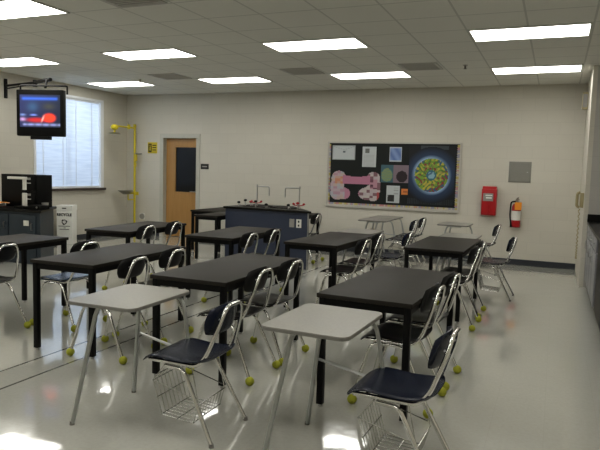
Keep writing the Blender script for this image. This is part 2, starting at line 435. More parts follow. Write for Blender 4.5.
def snap(x, y): return (LX-BX/2+round((x-LX+BX/2)/BX)*BX, LY+round((y-LY)/BY)*BY, CEIL)
for i, (x, y, lab) in enumerate(((-6.05, 8.78, 'square ceiling vent left of centre, behind the upper left light panel'), (-3.68, 8.75, 'dark grey square ceiling vent in the middle of the ceiling'),
        (-1.85, 8.70, 'square ceiling vent on the right, between the two back right light panels'), (-3.84, 4.76, 'nearest ceiling vent, cut by the top edge of the photo'))):
    if i == 0: vt.location = snap(x, y); vt['label'] = lab
    else: dup(vt, snap(x, y), 0, lab)
sp = thing('ceiling_sprinkler', 'small metal sprinkler head on the ceiling near the right vent', 'sprinkler', (-1.28, 8.92, CEIL), 0, 'sprinkler heads')
bm = bmesh.new(); add_cyl(bm, (0, 0, -.008), (0, 0, 0), .035); obj('escutcheon', bm, 'vent', sp)
bm = bmesh.new(); add_cyl(bm, (0, 0, -.05), (0, 0, -.008), .012); add_cyl(bm, (0, 0, -.055), (0, 0, -.05), .024); obj('head', bm, 'vent_dark', sp); freeze_kids(sp)
dup(sp, (-6.95, 9.04, CEIL), 0, 'small metal sprinkler head on the ceiling near the window corner')

# ================================================================== TABLES
def make_table(W=.624, L=1.359, H=.75):
    t = thing('science_table', 'x', 'table', group='black topped student tables')
    box_obj('tabletop', (-W/2, W/2, -L/2, L/2, H-.028, H), 'table_top', t, bev=.003)
    bm = bmesh.new(); i = .018; f = .02
    for a in ((-W/2+i, W/2-i, -L/2+i, -L/2+i+f, H-.075, H-.028), (-W/2+i, W/2-i, L/2-i-f, L/2-i, H-.075, H-.028),
              (-W/2+i, -W/2+i+f, -L/2+i+f, L/2-i-f, H-.075, H-.028), (W/2-i-f, W/2-i, -L/2+i+f, L/2-i-f, H-.075, H-.028)): add_box(bm, *a)
    obj('apron', bm, 'table_leg', t)
    for sx in (-1, 1):
        for sy in (-1, 1):
            cx, cy = sx*(W/2-.034), sy*(L/2-.034); g = .0205
            lg = box_obj('leg', (cx-g, cx+g, cy-g, cy+g, .018, H-.029), 'table_leg', t, bev=.003)
            bm = bmesh.new(); add_cyl(bm, (cx, cy, 0), (cx, cy, .02), .016, n=12); obj('foot', bm, 'steel', lg)
    freeze_kids(t); return t
TB = [  # x, y, rot, label
 (-1.025, 4.241, -.046, 'black table directly behind the right foreground desk, nearest table on the right'),
 (-2.341, 4.253, 0.00, 'black table in the nearest row, right behind the left foreground desk chair'),
 (-3.590, 4.335, .034, 'black table in the nearest row on the left, second from the left edge'),
 (-5.020, 4.270, .02, 'black table cut by the left edge, in front of the slate blue bench'),
 (-4.943, 6.422, .070, 'black table standing in front of the yellow safety shower, second row far left'),
 (-3.597, 6.575, .018, 'black table left of centre, close in front of the navy sink island'),
 (-2.361, 6.668, -.038, 'black table right of the navy sink island in the second row'),
 (-1.125, 6.98, -.016, 'black table farthest right in the second row, below the fire extinguisher'),
]
t0 = make_table(); tables = []
for i, (x, y, r, lab) in enumerate(TB):
    if i == 0: t0.location = (x, y, 0); t0.rotation_euler = (0, 0, r); t0['label'] = lab
    else: dup(t0, (x, y, 0), r, lab)
n0 = make_table(W=.44, L=1.20)
n0.name = 'narrow_table'; n0.location = (-5.235, 9.12, 0); n0['label'] = 'narrow black table tucked against the left side of the navy island'; n0['group'] = 'black tables by the island'
dup(t0, (-5.80, 10.10, 0), 0, 'black table farthest back, between the door and the narrow table')['group'] = 'black tables by the island'
dup(t0, (-4.63, 10.10, 0), PI/2, 'black table mostly hidden behind the right end of the navy island')['group'] = 'black tables by the island'

# ================================================================== CHAIRS (forward is -x)
def seat_fn(cx, z, a, b):
    def f(u, v):
        k = .42
        x = a*u*math.sqrt(max(0, 1-k*v*v/2*abs(v)**2)); y = b*v*math.sqrt(max(0, 1-k*u*u/2*abs(u)**2))
        zz = z + .012*abs(v)**3 - .010*math.exp(-((u-.25)/.55)**2)*(1-.3*math.cos(3*v))
        if u < -.5: zz -= .045*((-u-.5)/.5)**2          # waterfall front edge
        if u > .75: zz += .018*((u-.75)/.25)**2         # upturned rear lip
        return (cx+x, y, zz)
    return f
def pad_fn(cx, zc, w, h, lean=.20):
    def f(u, v):
        y = w*u*math.sqrt(max(0, 1-.72*v*v/2)); z = h*v*math.sqrt(max(0, 1-.80*u*u/2*u*u))
        # kidney-shaped pad: top edge higher in the middle
        z += .010*(1-u*u)
        return (cx - .035*u*u*1.2 + z*lean, y, zc+z)
    return f
def tennis_ball(par, x, y):
    bm = bmesh.new(); add_ball(bm, (x, y, .0315), .032, n=12); b = obj('tennis_ball', bm, 'ball', par, smooth=True); return b
def foot_glide(par, x, y):
    bm = bmesh.new(); add_cyl(bm, (x, y, 0), (x, y, .022), .015, .0125, n=12); return obj('foot_glide', bm, 'rubber', par, smooth=True)
def back_frame(bm, x0, sz, bx, top):
    # one continuous chrome tube: under the seat, up the back, over the top and down again
    pts = [(x0-.02, -.155, sz-.028), (bx-.10, -.165, sz-.028), (bx-.045, -.163, sz+.04), (bx+.018, -.125, top-.09), (bx+.035, -.085, top),
           (bx+.035, .085, top), (bx+.018, .125, top-.09), (bx-.045, .163, sz+.04), (bx-.10, .165, sz-.028), (x0-.02, .155, sz-.028)]
    add_tube(bm, pts, .0115, rad=.055, n=10)
def make_chair(pl, label):
    t = thing('classroom_chair', label, 'chair', group='stacking chairs on tennis balls')
    bm = bmesh.new(); add_shell(bm, seat_fn(-.025, .462, .215, .205), 18, 18, .013); obj('seat', bm, pl, t, smooth=True)
    bm = bmesh.new(); add_shell(bm, pad_fn(.213, .722, .178, .088), 18, 12, .016); pad = obj('backrest', bm, pl, t, smooth=True)
    for s in (-1, 1):
        bm = bmesh.new(); add_cyl(bm, (.225, s*.105, .739), (.239, s*.105, .740), .006, n=8); obj('rivet', bm, 'steel', pad, smooth=True)
    bm = bmesh.new(); back_frame(bm, -.17, .462, .225, .797); obj('back_frame', bm, 'chrome', t, smooth=True)
    bm = bmesh.new(); add_tube(bm, [(-.14, -.16, .428), (-.14, .16, .428)], .010, 0, 8); add_tube(bm, [(.07, -.16, .428), (.07, .16, .428)], .010, 0, 8)
    obj('seat_crossbar', bm, 'chrome', t, smooth=True)
    for s in (-1, 1):
        bm = bmesh.new(); add_tube(bm, [(-.02, s*.165, .418), (-.135, s*.172, .412), (-.165, s*.178, .36), (-.25, s*.212, .03)], .0125, .04, 10)
        l = obj('leg', bm, 'chrome', t, smooth=True); tennis_ball(l, -.252, s*.213)
        bm = bmesh.new(); add_tube(bm, [(-.06, s*.165, .418), (.06, s*.172, .412), (.10, s*.178, .36), (.25, s*.212, .03)], .0125, .04, 10)
        l = obj('leg', bm, 'chrome', t, smooth=True); tennis_ball(l, .252, s*.213)
    freeze_kids(t); return t
c0 = make_chair('plastic_black', 'x')
CH = [  # rear x, y, rot, label
 (-.65, 3.95, -.03, 'black chair at the table behind the right foreground desk, nearer of its pair'),
 (-.63, 4.50, -.05, 'black chair at the table behind the right foreground desk, farther of its pair'),
 (-1.91, 3.95, -.02, 'black chair just behind the left foreground desk chair, nearer of its pair'),
 (-1.88, 4.46, -.05, 'black chair beside the left corner of the right foreground desk, farther of its pair'),
 (-3.00, 3.90, .04, 'black chair directly behind the grey top of the left foreground desk'),
 (-3.03, 4.48, .02, 'black chair in the nearest row, right of the chair behind the left grey desktop'),
 (-4.42, 3.90, .05, 'black chair cut off by the left edge of the photo'),
 (-4.50, 6.05, .05, 'black chair at the table before the yellow shower, left of its pair'),
 (-4.53, 6.66, .08, 'black chair in front of the wooden door, right of its pair'),
 (-3.11, 6.08, .02, 'black chair before the navy sink island, left of its pair'),
 (-3.08, 6.62, 0.0, 'black chair before the navy sink island, right of its pair'),
 (-1.83, 6.28, -.03, 'black chair at the table right of the island, nearer of its pair'),
 (-1.85, 6.92, -.03, 'black chair at the table right of the island, farther of its pair'),
 (-.67, 6.28, -.03, 'black chair at the farthest right table, nearer of its pair'),
 (-.68, 6.84, -.03, 'black chair at the farthest right table, farther of its pair'),
 (-3.60, 9.42, .0, 'black chair standing behind the right end of the navy sink island'),
]
for i, (x, y, r, lab) in enumerate(CH):
    if i == 0: c0.location = (x-.25, y, 0); c0.rotation_euler = (0, 0, r); c0['label'] = lab
    else: dup(c0, (x-.25, y, 0), r, lab)
cb = make_chair('plastic_sheen', 'x')
cb['label'] = 'black chair, seat painted with blue-grey window reflection, pulled in between the two leftmost near tables'
for ch in children(cb):
    if ch.name.startswith('backrest'): ch.data.materials[0] = M['plastic_black']
cb.location = (-4.22, 4.44, 0)

# ================================================================== COMBINATION DESKS (student faces -x)
def make_desk():
    t = thing('student_desk', 'x', 'school desk', group='one-piece student desks')
    SZ = .452
    # worktop: rounded corner slab
    bm = bmesh.new(); x0, x1, y0, y1, r = -.455, .015, -.335, .275, .05; poly = []
    for cx, cy, a0 in ((x1-r, y1-r, 0), (x0+r, y1-r, 90), (x0+r, y0+r, 180), (x1-r, y0+r, 270)):
        for k in range(7):
            a = math.radians(a0+15*k); poly.append((cx+r*math.cos(a), cy+r*math.sin(a)))
    add_prism(bm, poly, .728, .748); dt = obj('desktop', bm, 'desk_top', t)
    bm = bmesh.new(); sc_ = [(((x-(x0+x1)/2)*1.006+(x0+x1)/2), ((y-(y0+y1)/2)*1.005+(y0+y1)/2)) for x, y in poly]
    add_prism(bm, sc_, .7285, .7435); obj('edge_band', bm, 'desk_edge', dt)
    bm = bmesh.new(); add_shell(bm, seat_fn(.175, SZ, .225, .205), 18, 18, .013); obj('seat', bm, 'plastic_navy', t, smooth=True)
    bm = bmesh.new(); add_shell(bm, pad_fn(.415, .675, .178, .088), 18, 12, .016); pad = obj('backrest', bm, 'plastic_navy', t, smooth=True)
    for s in (-1, 1):
        bm = bmesh.new(); add_cyl(bm, (.424, s*.105, .69), (.438, s*.105, .691), .006, n=8); obj('rivet', bm, 'steel', pad, smooth=True)
    bm = bmesh.new(); back_frame(bm, .02, SZ, .425, .765); obj('back_frame', bm, 'chrome', t, smooth=True)
    # front legs: from under the worktop splayed to the floor
    for s, yt in ((-1, -.20), (1, .19)):
        bm = bmesh.new(); add_tube(bm, [(-.10, yt, .717), (-.31, yt, .717), (-.335, yt+s*.01, .66), (-.44, s*.29, .012)], .0135, .03, 10)
        l = obj('leg', bm, 'grey_tube', t, smooth=True); foot_glide(l, -.443, s*.291)
    for s in (-1, 1):
        bm = bmesh.new(); add_tube(bm, [(.12, s*.165, SZ-.05), (.23, s*.168, SZ-.055), (.265, s*.172, SZ-.11), (.44, s*.205, .012)], .0125, .04, 10)
        l = obj('leg', bm, 'chrome', t, smooth=True); foot_glide(l, .443, s*.206)
    # right-hand support carrying the worktop from the seat frame
    bm = bmesh.new()
    add_tube(bm, [(-.22, .215, .717), (-.045, .215, .717), (-.005, .212, .66), (.055, .175, SZ-.03), (.20, .168, SZ-.03)], .0125, .05, 10)
    obj('desk_support', bm, 'grey_tube', t, smooth=True)
    bm = bmesh.new(); add_tube(bm, [(-.36, .243, .43), (-.02, .13, .415), (.10, .12, SZ-.03)], .009, .04, 8)
    obj('stretcher', bm, 'grey_tube', t, smooth=True)
    bm = bmesh.new(); add_tube(bm, [(.06, -.16, SZ-.03), (.06, .16, SZ-.03)], .010, 0, 8); add_tube(bm, [(.28, -.16, SZ-.03), (.28, .16, SZ-.03)], .010, 0, 8)
    obj('seat_crossbar', bm, 'chrome', t, smooth=True)
    # wire book basket
    bm = bmesh.new(); r = .0027; ys = [-.15+.0375*k for k in range(9)]
    for y in ys:
        add_tube(bm, [(.10, y, SZ-.05), (.025, y, .30), (.085, y, .105), (.295, y, .09), (.325, y, .20)], r, .012, 6, seg=3)
    for x, z in ((.10, SZ-.05), (.06, .345), (.025, .30), (.055, .205), (.085, .108), (.19, .098), (.295, .093), (.325, .20)):
        add_tube(bm, [(x, ys[0]-.008, z), (x, ys[-1]+.008, z)], r*1.15, 0, 6)
    for y in (ys[0], ys[-1]): add_tube(bm, [(.325, y, .20), (.28, y, SZ-.04)], r*1.15, 0, 6); add_tube(bm, [(.025, y, .30), (.31, y, .225)], r*1.1, 0, 6)
    obj('book_basket', bm, 'wire', t, smooth=True)
    freeze_kids(t); return t
d0 = make_desk()
DK = [
 (-2.10, 2.98, .02, 'left one of the two foreground grey desks with navy seat and wire basket'),
 (-.865, 3.00, -.03, 'right one of the two foreground grey desks with navy seat and wire basket'),
 (-.875, 7.98, -.02, 'grey desk behind the farthest right table, its chair back below the fire extinguisher'),
 (-1.22, 9.88, -.02, 'grey desk by the back wall below the red cabinet, right of the bulletin board'),
 (-2.50, 9.82, .0, 'grey desk below the bulletin board, nearer of the two close together'),
 (-2.50, 10.47, .0, 'grey desk against the back wall below the bulletin board, behind a twin desk'),
 (-2.12, 7.72, -.02, 'grey desk with navy seat just behind the table right of the island'),
]
for i, (x, y, r, lab) in enumerate(DK):
    if i == 0: d0.location = (x, y, 0); d0.rotation_euler = (0, 0, r); d0['label'] = lab
    else: dup(d0, (x, y, 0), r, lab)

# ================================================================== NAVY SINK ISLAND
isl = thing('sink_island', 'navy blue laboratory island with black counter and inset sinks', 'lab island', (0, 0, 0))
foot = [(-4.98, 8.72), (-3.45, 8.60), (-4.16, 9.56), (-4.88, 9.62)]
bm = bmesh.new(); add_prism(bm, foot, 0.0, .872); ib = obj('cabinet_body', bm, 'navy_panel', isl)
top = [(-5.005, 8.69), (-3.40, 8.56), (-4.14, 9.60), (-4.92, 9.66)]
bm = bmesh.new(); add_prism(bm, top, .872, .905); obj('countertop', bm, 'black_epoxy', isl)
bm = bmesh.new(); add_box(bm, -3.475, -3.455, 8.597, 8.612, .0, .872); obj('corner_trim', bm, 'steel', isl)
for n_, x_ in (('outlet_plate', -3.74), ('outlet_plate', -3.62)):
    m_ = 'grey_plate' if x_ < -3.7 else 'white_plate'
    y_ = 8.60 + (-3.45-x_)*.0784
    o_ = box_obj(n_, (x_-.042, x_+.042, y_-.012, y_+.001, .64, .77), m_, isl, bev=.002)
    if x_ > -3.7:
        bm = bmesh.new(); add_box(bm, x_-.012, x_+.012, y_-.015, y_-.012, .72, .75); add_box(bm, x_-.012, x_+.012, y_-.015, y_-.012, .66, .69); obj('socket', bm, 'black_ink', o_)
for cx in (-4.55, -4.05):
    bm = bmesh.new(); add_box(bm, cx-.19, cx+.19, 8.90, 9.18, .9051, .909); add_box(bm, cx-.20, cx+.20, 8.88, 8.90, .905, .918); add_box(bm, cx-.20, cx+.20, 9.18, 9.20, .905, .918)
    add_box(bm, cx-.20, cx-.19, 8.90, 9.18, .905, .918); add_box(bm, cx+.19, cx+.20, 8.90, 9.18, .905, .918); obj('sink_basin', bm, 'sink_dark', isl)
def faucet(x, y, side):
    f = bmesh.new(); add_cyl(f, (x, y, .905), (x, y, .93), .025); add_tube(f, [(x, y, .92), (x, y, 1.235), (x+side*.24, y-.03, 1.235), (x+side*.24, y-.03, 1.13)], .010, .035, 10)
    add_cyl(f, (x, y, 1.22), (x, y, 1.265), .013); add_cyl(f, (x+side*.24, y-.03, 1.08), (x+side*.24, y-.03, 1.14), .008, .012)
    o = obj('faucet', f, 'steel', isl, smooth=True)
    for dx, m_ in ((-.09, 'red_plastic'), (.09, 'red_plastic')):
        f = bmesh.new(); add_tube(f, [(x, y, .95), (x+dx, y-.02, .965)], .008, 0, 8); add_ball(f, (x+dx, y-.02, .98), .022, 1, 1, .8)
        obj('tap_handle', f, m_, o, smooth=True)
faucet(-4.66, 9.22, 1); faucet(-3.93+.12, 9.05, -1)
for x, y, m_, h in ((-4.86, 8.95, 'black_plastic', .045), (-4.72, 8.92, 'black_plastic', .085), (-4.66, 9.0, 'red_plastic', .06), (-4.48, 8.82, 'black_plastic', .08), (-4.28, 8.80, 'black_plastic', .04), (-3.88, 8.78, 'black_plastic', .05), (-3.73, 8.80, 'red_plastic', .085)):
    f = bmesh.new(); add_cyl(f, (x, y, .905), (x, y, .905+h), .012, .008); add_tube(f, [(x, y, .905+h*.6), (x+.05, y-.04, .905+h*.6), (x+.05, y-.04, .905+h*.3)], .006, .01, 8)
    o = obj('gas_cock', f, 'steel', isl, smooth=True)
    f = bmesh.new(); add_ball(f, (x, y, .905+h+.016), .024, 1.2, 1.2, .8); obj('knob', f, m_, o, smooth=True)

# ================================================================== LEFT BENCH, CABINET ON IT, TV
bn = thing('lab_bench', 'slate blue bench with dark top along the left wall under the television', 'bench', (0, 0, 0))
bm = bmesh.new(); add_prism(bm, [(-7.02, 6.80), (-7.58, 7.62), (XL+.02, 7.62), (XL+.02, 6.80)], 0, .785); obj('cabinet_body', bm, 'bench_panel', bn)
bm = bmesh.new(); add_prism(bm, [(-6.97, 6.76), (-7.55, 7.66), (XL+.014, 7.66), (XL+.014, 6.76)], .785, .82); obj('countertop', bm, 'black_epoxy', bn)
for i in range(3):
    x1 = -7.10-i*.56; dr = box_obj('cabinet_door', (x1-.53, x1, 6.785, 6.80, .08, .74), 'bench_panel', bn, bev=.003)
    bm = bmesh.new(); add_tube(bm, [(x1-.07, 6.785, .52), (x1-.07, 6.765, .52), (x1-.07, 6.765, .62), (x1-.07, 6.785, .62)], .005, .01, 8); obj('handle', bm, 'steel', dr)
box_obj('outlet_plate', (-7.33, -7.23, 6.772, 6.785, .58, .66), 'white_plate', bn, bev=.002)

hu = thing('equipment_cabinet', 'tall black cabinet standing on the slate blue bench below the television', 'cabinet', (-7.86, 7.28, .82))
box_obj('case', (-.375, .375, -.10, .22, 0, .515), 'black_plastic', hu, bev=.006)
for z0, z1 in ((.02, .25), (.27, .50)):
    dr = box_obj('drawer', (.06, .36, -.114, -.10, z0, z1), 'black_plastic', hu, bev=.004)
    bm = bmesh.new(); add_tube(bm, [(.16, -.114, (z0+z1)/2), (.16, -.135, (z0+z1)/2), (.27, -.135, (z0+z1)/2), (.27, -.114, (z0+z1)/2)], .006, .01, 8); obj('handle', bm, 'white_plate', dr)
    box_obj('label_holder', (.16, .27, -.118, -.113, (z0+z1)/2+.05, (z0+z1)/2+.085), 'grey_plate', dr)
dc = thing('document_camera', 'silver document camera with bent arm in front of the black cabinet', 'camera', (-7.52, 6.98, .82))
box_obj('base', (-.13, .13, -.09, .09, 0, .04), 'black_plastic', dc, bev=.008)
box_obj('column', (-.035, .035, -.02, .02, .04, .24), 'white_plate', dc, bev=.006)
bm = bmesh.new(); add_cyl(bm, (-.03, 0, .265), (.03, 0, .265), .022); obj('joint', bm, 'black_plastic', dc, smooth=True)
box_obj('upper_arm', (-.03, .03, -.015, .015, .285, .46), 'white_plate', dc, bev=.006)
box_obj('camera_head', (-.33, .03, -.03, .03, .445, .485), 'white_plate', dc, bev=.008)
pj_ = thing('media_player', 'flat black electronic box lying on the slate blue bench', 'electronics', (-7.24, 6.98, .82))
box_obj('housing', (-.12, .12, -.10, .10, 0, .065), 'black_plastic', pj_, bev=.006)
bm = bmesh.new(); add_cyl(bm, (.07, -.108, .035), (.07, -.10, .035), .016); obj('dial', bm, 'steel', pj_)
cn = bmesh.new(); add_cyl(cn, (0, 0, 0), (0, 0, .08), .045, .05, 20); add_cyl(cn, (0, 0, .08), (0, 0, .09), .053, .053, 20)
tag(obj('canister', cn, 'grey_plate', smooth=True, loc=(-7.30, 7.17, .82)), 'short grey canister at the right end of the slate blue bench', 'canister')
bk = thing('red_book', 'red book lying on the bench at the left edge, papers on top', 'book', (-8.16, 6.97, .82), .1)
box_obj('cover', (-.14, .14, -.10, .10, 0, .06), 'red_plastic', bk, bev=.004)
box_obj('page_block', (-.13, .145, -.09, .09, .006, .053), 'white_card', bk)
b2 = thing('orange_folder', 'orange folder resting on the red book at the left edge', 'folder', (-8.06, 6.98, .881), -.2)
box_obj('cover', (-.15, .15, -.09, .09, 0, .012), 'orange', b2); box_obj('sheet', (-.14, .155, -.085, .085, .003, .009), 'white_card', b2)

tv = thing('television', 'flat television showing a blue and red programme, hung on a wall arm', 'television', (-7.50, 7.30, 2.315), math.radians(17))
box_obj('housing', (-.385, .385, -.04, .06, -.375, .345), 'black_plastic', tv, bev=.02)
def tvpic(s, t):
    def sm(a, b, x): x = max(0, min(1, (x-a)/(b-a))); return x*x*(3-2*x)
    c = [.012+.02*(1-s), .02+.02*(1-s), .05+.07*(1-s)]
    def lay(k, col):
        for i_ in range(3): c[i_] = c[i_]*(1-k)+col[i_]*k
    lay(.8*math.exp(-((t-.88)/.045)**2)*sm(.02, .1, s)*(1-sm(.9, .97, s)), (.05, .16, .75))
    lay(.5*math.exp(-(((s-.32)/.13)**2+((t-.62)/.14)**2)), (.06, .16, .30))
    lay(.5*math.exp(-(((s-.72)/.15)**2+((t-.64)/.10)**2)), (.09, .09, .04))
    lay(math.exp(-(((s-.42)/.26)**2+((t-.22)/.075)**2)**2), (.55, .03, .03))
    lay(math.exp(-(((s-.73)/.16)**2+((t-.29)/.14)**2)**3), (.95, .07, .03))
    lay(.7*math.exp(-(((s-.58-(t-.3)*.3)/.02)**2+((t-.26)/.09)**2)), (1., .75, .7))
    lay(.8*math.exp(-(((s-.34)/.10)**2+((t-.38)/.022)**2)**2), (.25, .35, .9))
    lay(.8*math.exp(-(((s-.07)/.07)**2+((t-.24)/.05)**2)), (.75, .45, .8))
    lay(.7*math.exp(-(((s-.07)/.07)**2+((t-.38)/.03)**2)), (.3, .45, .9))
    lay(.75*math.exp(-((t-.08)/.035)**2)*(.5+.5*abs(math.sin(s*17)))*sm(.04, .12, s), (.42, .48, .85))
    return tuple(c)
scr = painted_sheet('screen', .66, .50, 44, 34, tvpic, tv, 'screen'); scr.location = (-.325, -.0415, -.235)
bm = bmesh.new(); add_box(bm, -.15, .15, -.05, .05, -.425, -.375); obj('speaker', bm, 'black_plastic', tv)
tvinv = (Matrix.Translation(tv.location) @ Matrix.Rotation(tv.rotation_euler.z, 4, 'Z')).inverted()
def tvpart(name, bm, par=tv):
    o = obj(name, bm, 'black_plastic', par, smooth=True)
    if par is tv: o.matrix_parent_inverse = tvinv
    return o
bm = bmesh.new(); add_tube(bm, [(XL+.02, 7.83, 2.83), (-7.95, 7.62, 2.83)], .020, 0, 10); add_tube(bm, [(XL+.02, 7.83, 2.78), (-7.95, 7.62, 2.81)], .012, 0, 10)
add_tube(bm, [(-7.97, 7.62, 2.83), (-7.40, 7.40, 2.83)], .028, 0, 10); add_cyl(bm, (-7.95, 7.62, 2.76), (-7.95, 7.62, 2.87), .035); wa = tvpart('wall_arm', bm)
bm = bmesh.new(); add_box(bm, XL+.004, XL+.028, 7.80, 7.86, 2.62, 2.95, bev=.006); tvpart('wall_plate', bm, wa)
bm = bmesh.new(); add_tube(bm, [(-7.86, 7.24, 2.60), (-7.86, 7.24, 2.73), (-7.12, 7.46, 2.73), (-7.12, 7.46, 2.60)], .014, .03, 8); add_tube(bm, [(-7.49, 7.38, 2.70), (-7.49, 7.42, 2.84)], .02, 0, 8); tvpart('cradle', bm)

# ================================================================== RECYCLING BOX
rb = thing('recycling_bin', 'white cardboard recycling box standing against the left wall beside the bench', 'bin', (-8.62, 9.00, 0), math.radians(24))
box_obj('box', (-.145, .145, -.13, .13, 0, .72), 'white_card', rb, bev=.004)
bm = bmesh.new(); add_box(bm, -.152, .152, -.138, .138, .64, .735, bev=.004); obj('lid', bm, 'white_card', rb)
text_obj('lettering', 'RECYCLE', .068, 'black_ink', rb, (0, -.134, .555), (PI/2, 0, 0), bold=.0025)
text_obj('lettering', 'cans', .03, 'black_ink', rb, (0, -.134, .31), (PI/2, 0, 0))
bm = bmesh.new()   # three chasing arrows
for k in range(3):
    a0 = math.radians(90+120*k)
    pts = [(.042*math.cos(a0+math.radians(d_)), -.134, .42+.042*math.sin(a0+math.radians(d_))) for d_ in (-48, -20, 20, 40)]
    add_tube(bm, pts, .0075, 0, 6)
    e = Vector(pts[-1]); dd = (Vector(pts[-1])-Vector(pts[-2])).normalized(); add_cyl(bm, e-dd*.004, e+dd*.028, .018, .001, 8)
obj('recycling_symbol', bm, 'black_ink', rb)
bm = bmesh.new(); add_box(bm, -.04, .04, -.141, -.138, .672, .69); obj('slot', bm, 'black_ink', rb)
for ch in children(rb):
    if ch.name.startswith('lettering') and ch.dimensions.x < .1: pass
bm = bmesh.new(); add_box(bm, -.11, .11, -.1335, -.131, .335, .345); add_box(bm, -.09, .09, -.1335, -.131, .275, .285); obj('printed_line', bm, 'black_ink', rb)

# ================================================================== SAFETY SHOWER
sh = thing('safety_shower', 'yellow emergency shower and eyewash station in the back left corner', 'safety shower', (-8.56, 10.96, 0))
bm = bmesh.new(); add_tube(bm, [(0, 0, 0), (0, 0, 2.38)], .024, 0, 12); add_cyl(bm, (0, 0, 0), (0, 0, .03), .07); add_cyl(bm, (0, 0, 2.36), (0, 0, 2.42), .032); obj('pole', bm, 'yellow', sh, smooth=True)
bm = bmesh.new(); add_tube(bm, [(0, 0, 2.34), (0, -.68, 2.34)], .019, 0, 12); add_cyl(bm, (0, -.20, 2.30), (0, -.20, 2.40), .03); obj('arm', bm, 'yellow', sh, smooth=True)
bm = bmesh.new(); add_ball(bm, (0, -.66, 2.31), .08, 1, 1, .75); add_cyl(bm, (0, -.66, 2.20), (0, -.66, 2.27), .02); hd = obj('shower_head', bm, 'yellow', sh, smooth=True)
bm = bmesh.new(); add_cyl(bm, (0, -.66, 2.165), (0, -.66, 2.20), .14, .09, 24); obj('spray_plate', bm, 'steel', hd, smooth=True)
bm = bmesh.new(); add_tube(bm, [(0, -.20, 2.40), (.0, -.24, 2.47)], .010, 0, 8); obj('valve_lever', bm, 'steel', sh)
bm = bmesh.new(); add_tube(bm, [(0, 0, 1.78), (.22, -.06, 1.78)], .016, 0, 8); pl_ = obj('pull_rod', bm, 'steel', sh)
bm = bmesh.new(); add_box(bm, .015, .09, -.035, -.028, 1.62, 1.77); add_box(bm, .02, .07, -.035, -.028, 1.50, 1.59); obj('instruction_tag', bm, 'yellow_sign', sh)
bm = bmesh.new(); add_tube(bm, [(0, 0, .92), (0, -.26, .92)], .018, 0, 10); add_tube(bm, [(0, -.22, .92), (0, -.22, .78), (0, 0, .78)], .014, .03, 10); obj('eyewash_pipe', bm, 'yellow', sh, smooth=True)
bm = bmesh.new(); add_cyl(bm, (0, -.30, .90), (0, -.30, .985), .06, .17, 24); obj('eyewash_bowl', bm, 'steel', sh, smooth=True)
bm = bmesh.new(); add_box(bm, .03, .12, -.02, -.01, .88, .95); obj('push_paddle', bm, 'yellow', sh)

def plate(name, label, cat, x0, x1, z0, z1, mat, th=.012):
    o = thing(name, label, cat, ((x0+x1)/2, YB, (z0+z1)/2)); w_, h_ = (x1-x0)/2, (z1-z0)/2
    box_obj('panel', (-w_, w_, -th, 0, -h_, h_), mat, o, bev=.002); return o
s = plate('shower_sign', 'yellow safety shower sign with black symbol between the shower and the door', 'sign', -8.29, -8.04, 1.80, 2.04, 'yellow_sign', .006)
bm = bmesh.new(); y = -.0075
add_box(bm, -.105, -.02, y, y+.001, -.09, .09); obj('symbol', bm, 'black_ink', s)
bm = bmesh.new(); add_ball(bm, (-.06, y-.001, .015), .018, 1, .15, 1, 8); add_box(bm, -.075, -.045, y-.002, y, -.06, -.005); add_box(bm, -.09, -.03, y-.002, y, .05, .065); obj('figure', bm, 'yellow_sign', s)
bm = bmesh.new()
for k in range(3): add_box(bm, .0, .10, y, y+.001, .045-.05*k, .065-.05*k)
obj('printed_line', bm, 'black_ink', s)
s = plate('room_sign', 'small black room sign on the wall right of the door', 'sign', -6.93, -6.74, 1.49, 1.60, 'black_ink', .008)
bm = bmesh.new(); add_box(bm, -.06, .06, -.0095, -.008, -.012, .012); obj('printed_line', bm, 'grey_plate', s)
s = plate('wall_valve_cover', 'round grey cover low on the wall beside the shower pole', 'cover', -8.50, -8.36, .34, .48, 'white_plate', .004)
bm = bmesh.new(); add_cyl(bm, (0, -.02, 0), (0, -.004, 0), .06, .065, 24); obj('cover', bm, 'grey_plate', s, smooth=True)
s = plate('access_panel', 'square grey metal panel on the back wall above the fire extinguisher', 'panel', -.765, -.405, 1.42, 1.775, 'access', .01)
bm = bmesh.new(); add_box(bm, -.15, .15, -.014, -.01, -.15, .15, bev=.002); obj('hatch', bm, 'access', s)
bm = bmesh.new(); add_cyl(bm, (.12, -.018, 0), (.12, -.014, 0), .01); obj('latch', bm, 'steel', s)
s = plate('wall_outlet', 'small beige outlet low on the back wall left of the far desks', 'outlet', -3.18, -3.10, .36, .47, 'beige_plastic', .008)
bm = bmesh.new(); add_box(bm, -.012, .012, -.0095, -.008, .012, .035); add_box(bm, -.012, .012, -.0095, -.008, -.035, -.012); obj('socket', bm, 'black_ink', s)

# ---- red cabinet
fb = thing('fire_blanket_cabinet', 'red wall cabinet with grey label, right of the bulletin board', 'cabinet', (-1.055, YB, 1.08))
bm = bmesh.new(); add_box(bm, -.125, .125, -.13, 0, -.24, .215, bev=.015); add_cyl(bm, (-.115, -.065, .205), (.115, -.065, .205), .055, n=20); obj('body', bm, 'fire_red', fb, smooth=True)
bm = bmesh.new(); add_box(bm, -.115, -.01, -.136, -.13, -.21, .05, bev=.003); add_box(bm, .01, .115, -.136, -.13, -.21, .05, bev=.003); obj('front_flap', bm, 'fire_red', fb)
box_obj('printed_label', (-.10, .07, -.139, -.131, .005, .14), 'grey_plate', fb)
bm = bmesh.new(); add_box(bm, -.06, .055, -.141, -.139, .095, .115); add_box(bm, -.05, .045, -.141, -.139, .05, .075); obj('printed_line', bm, 'white_ink', fb)
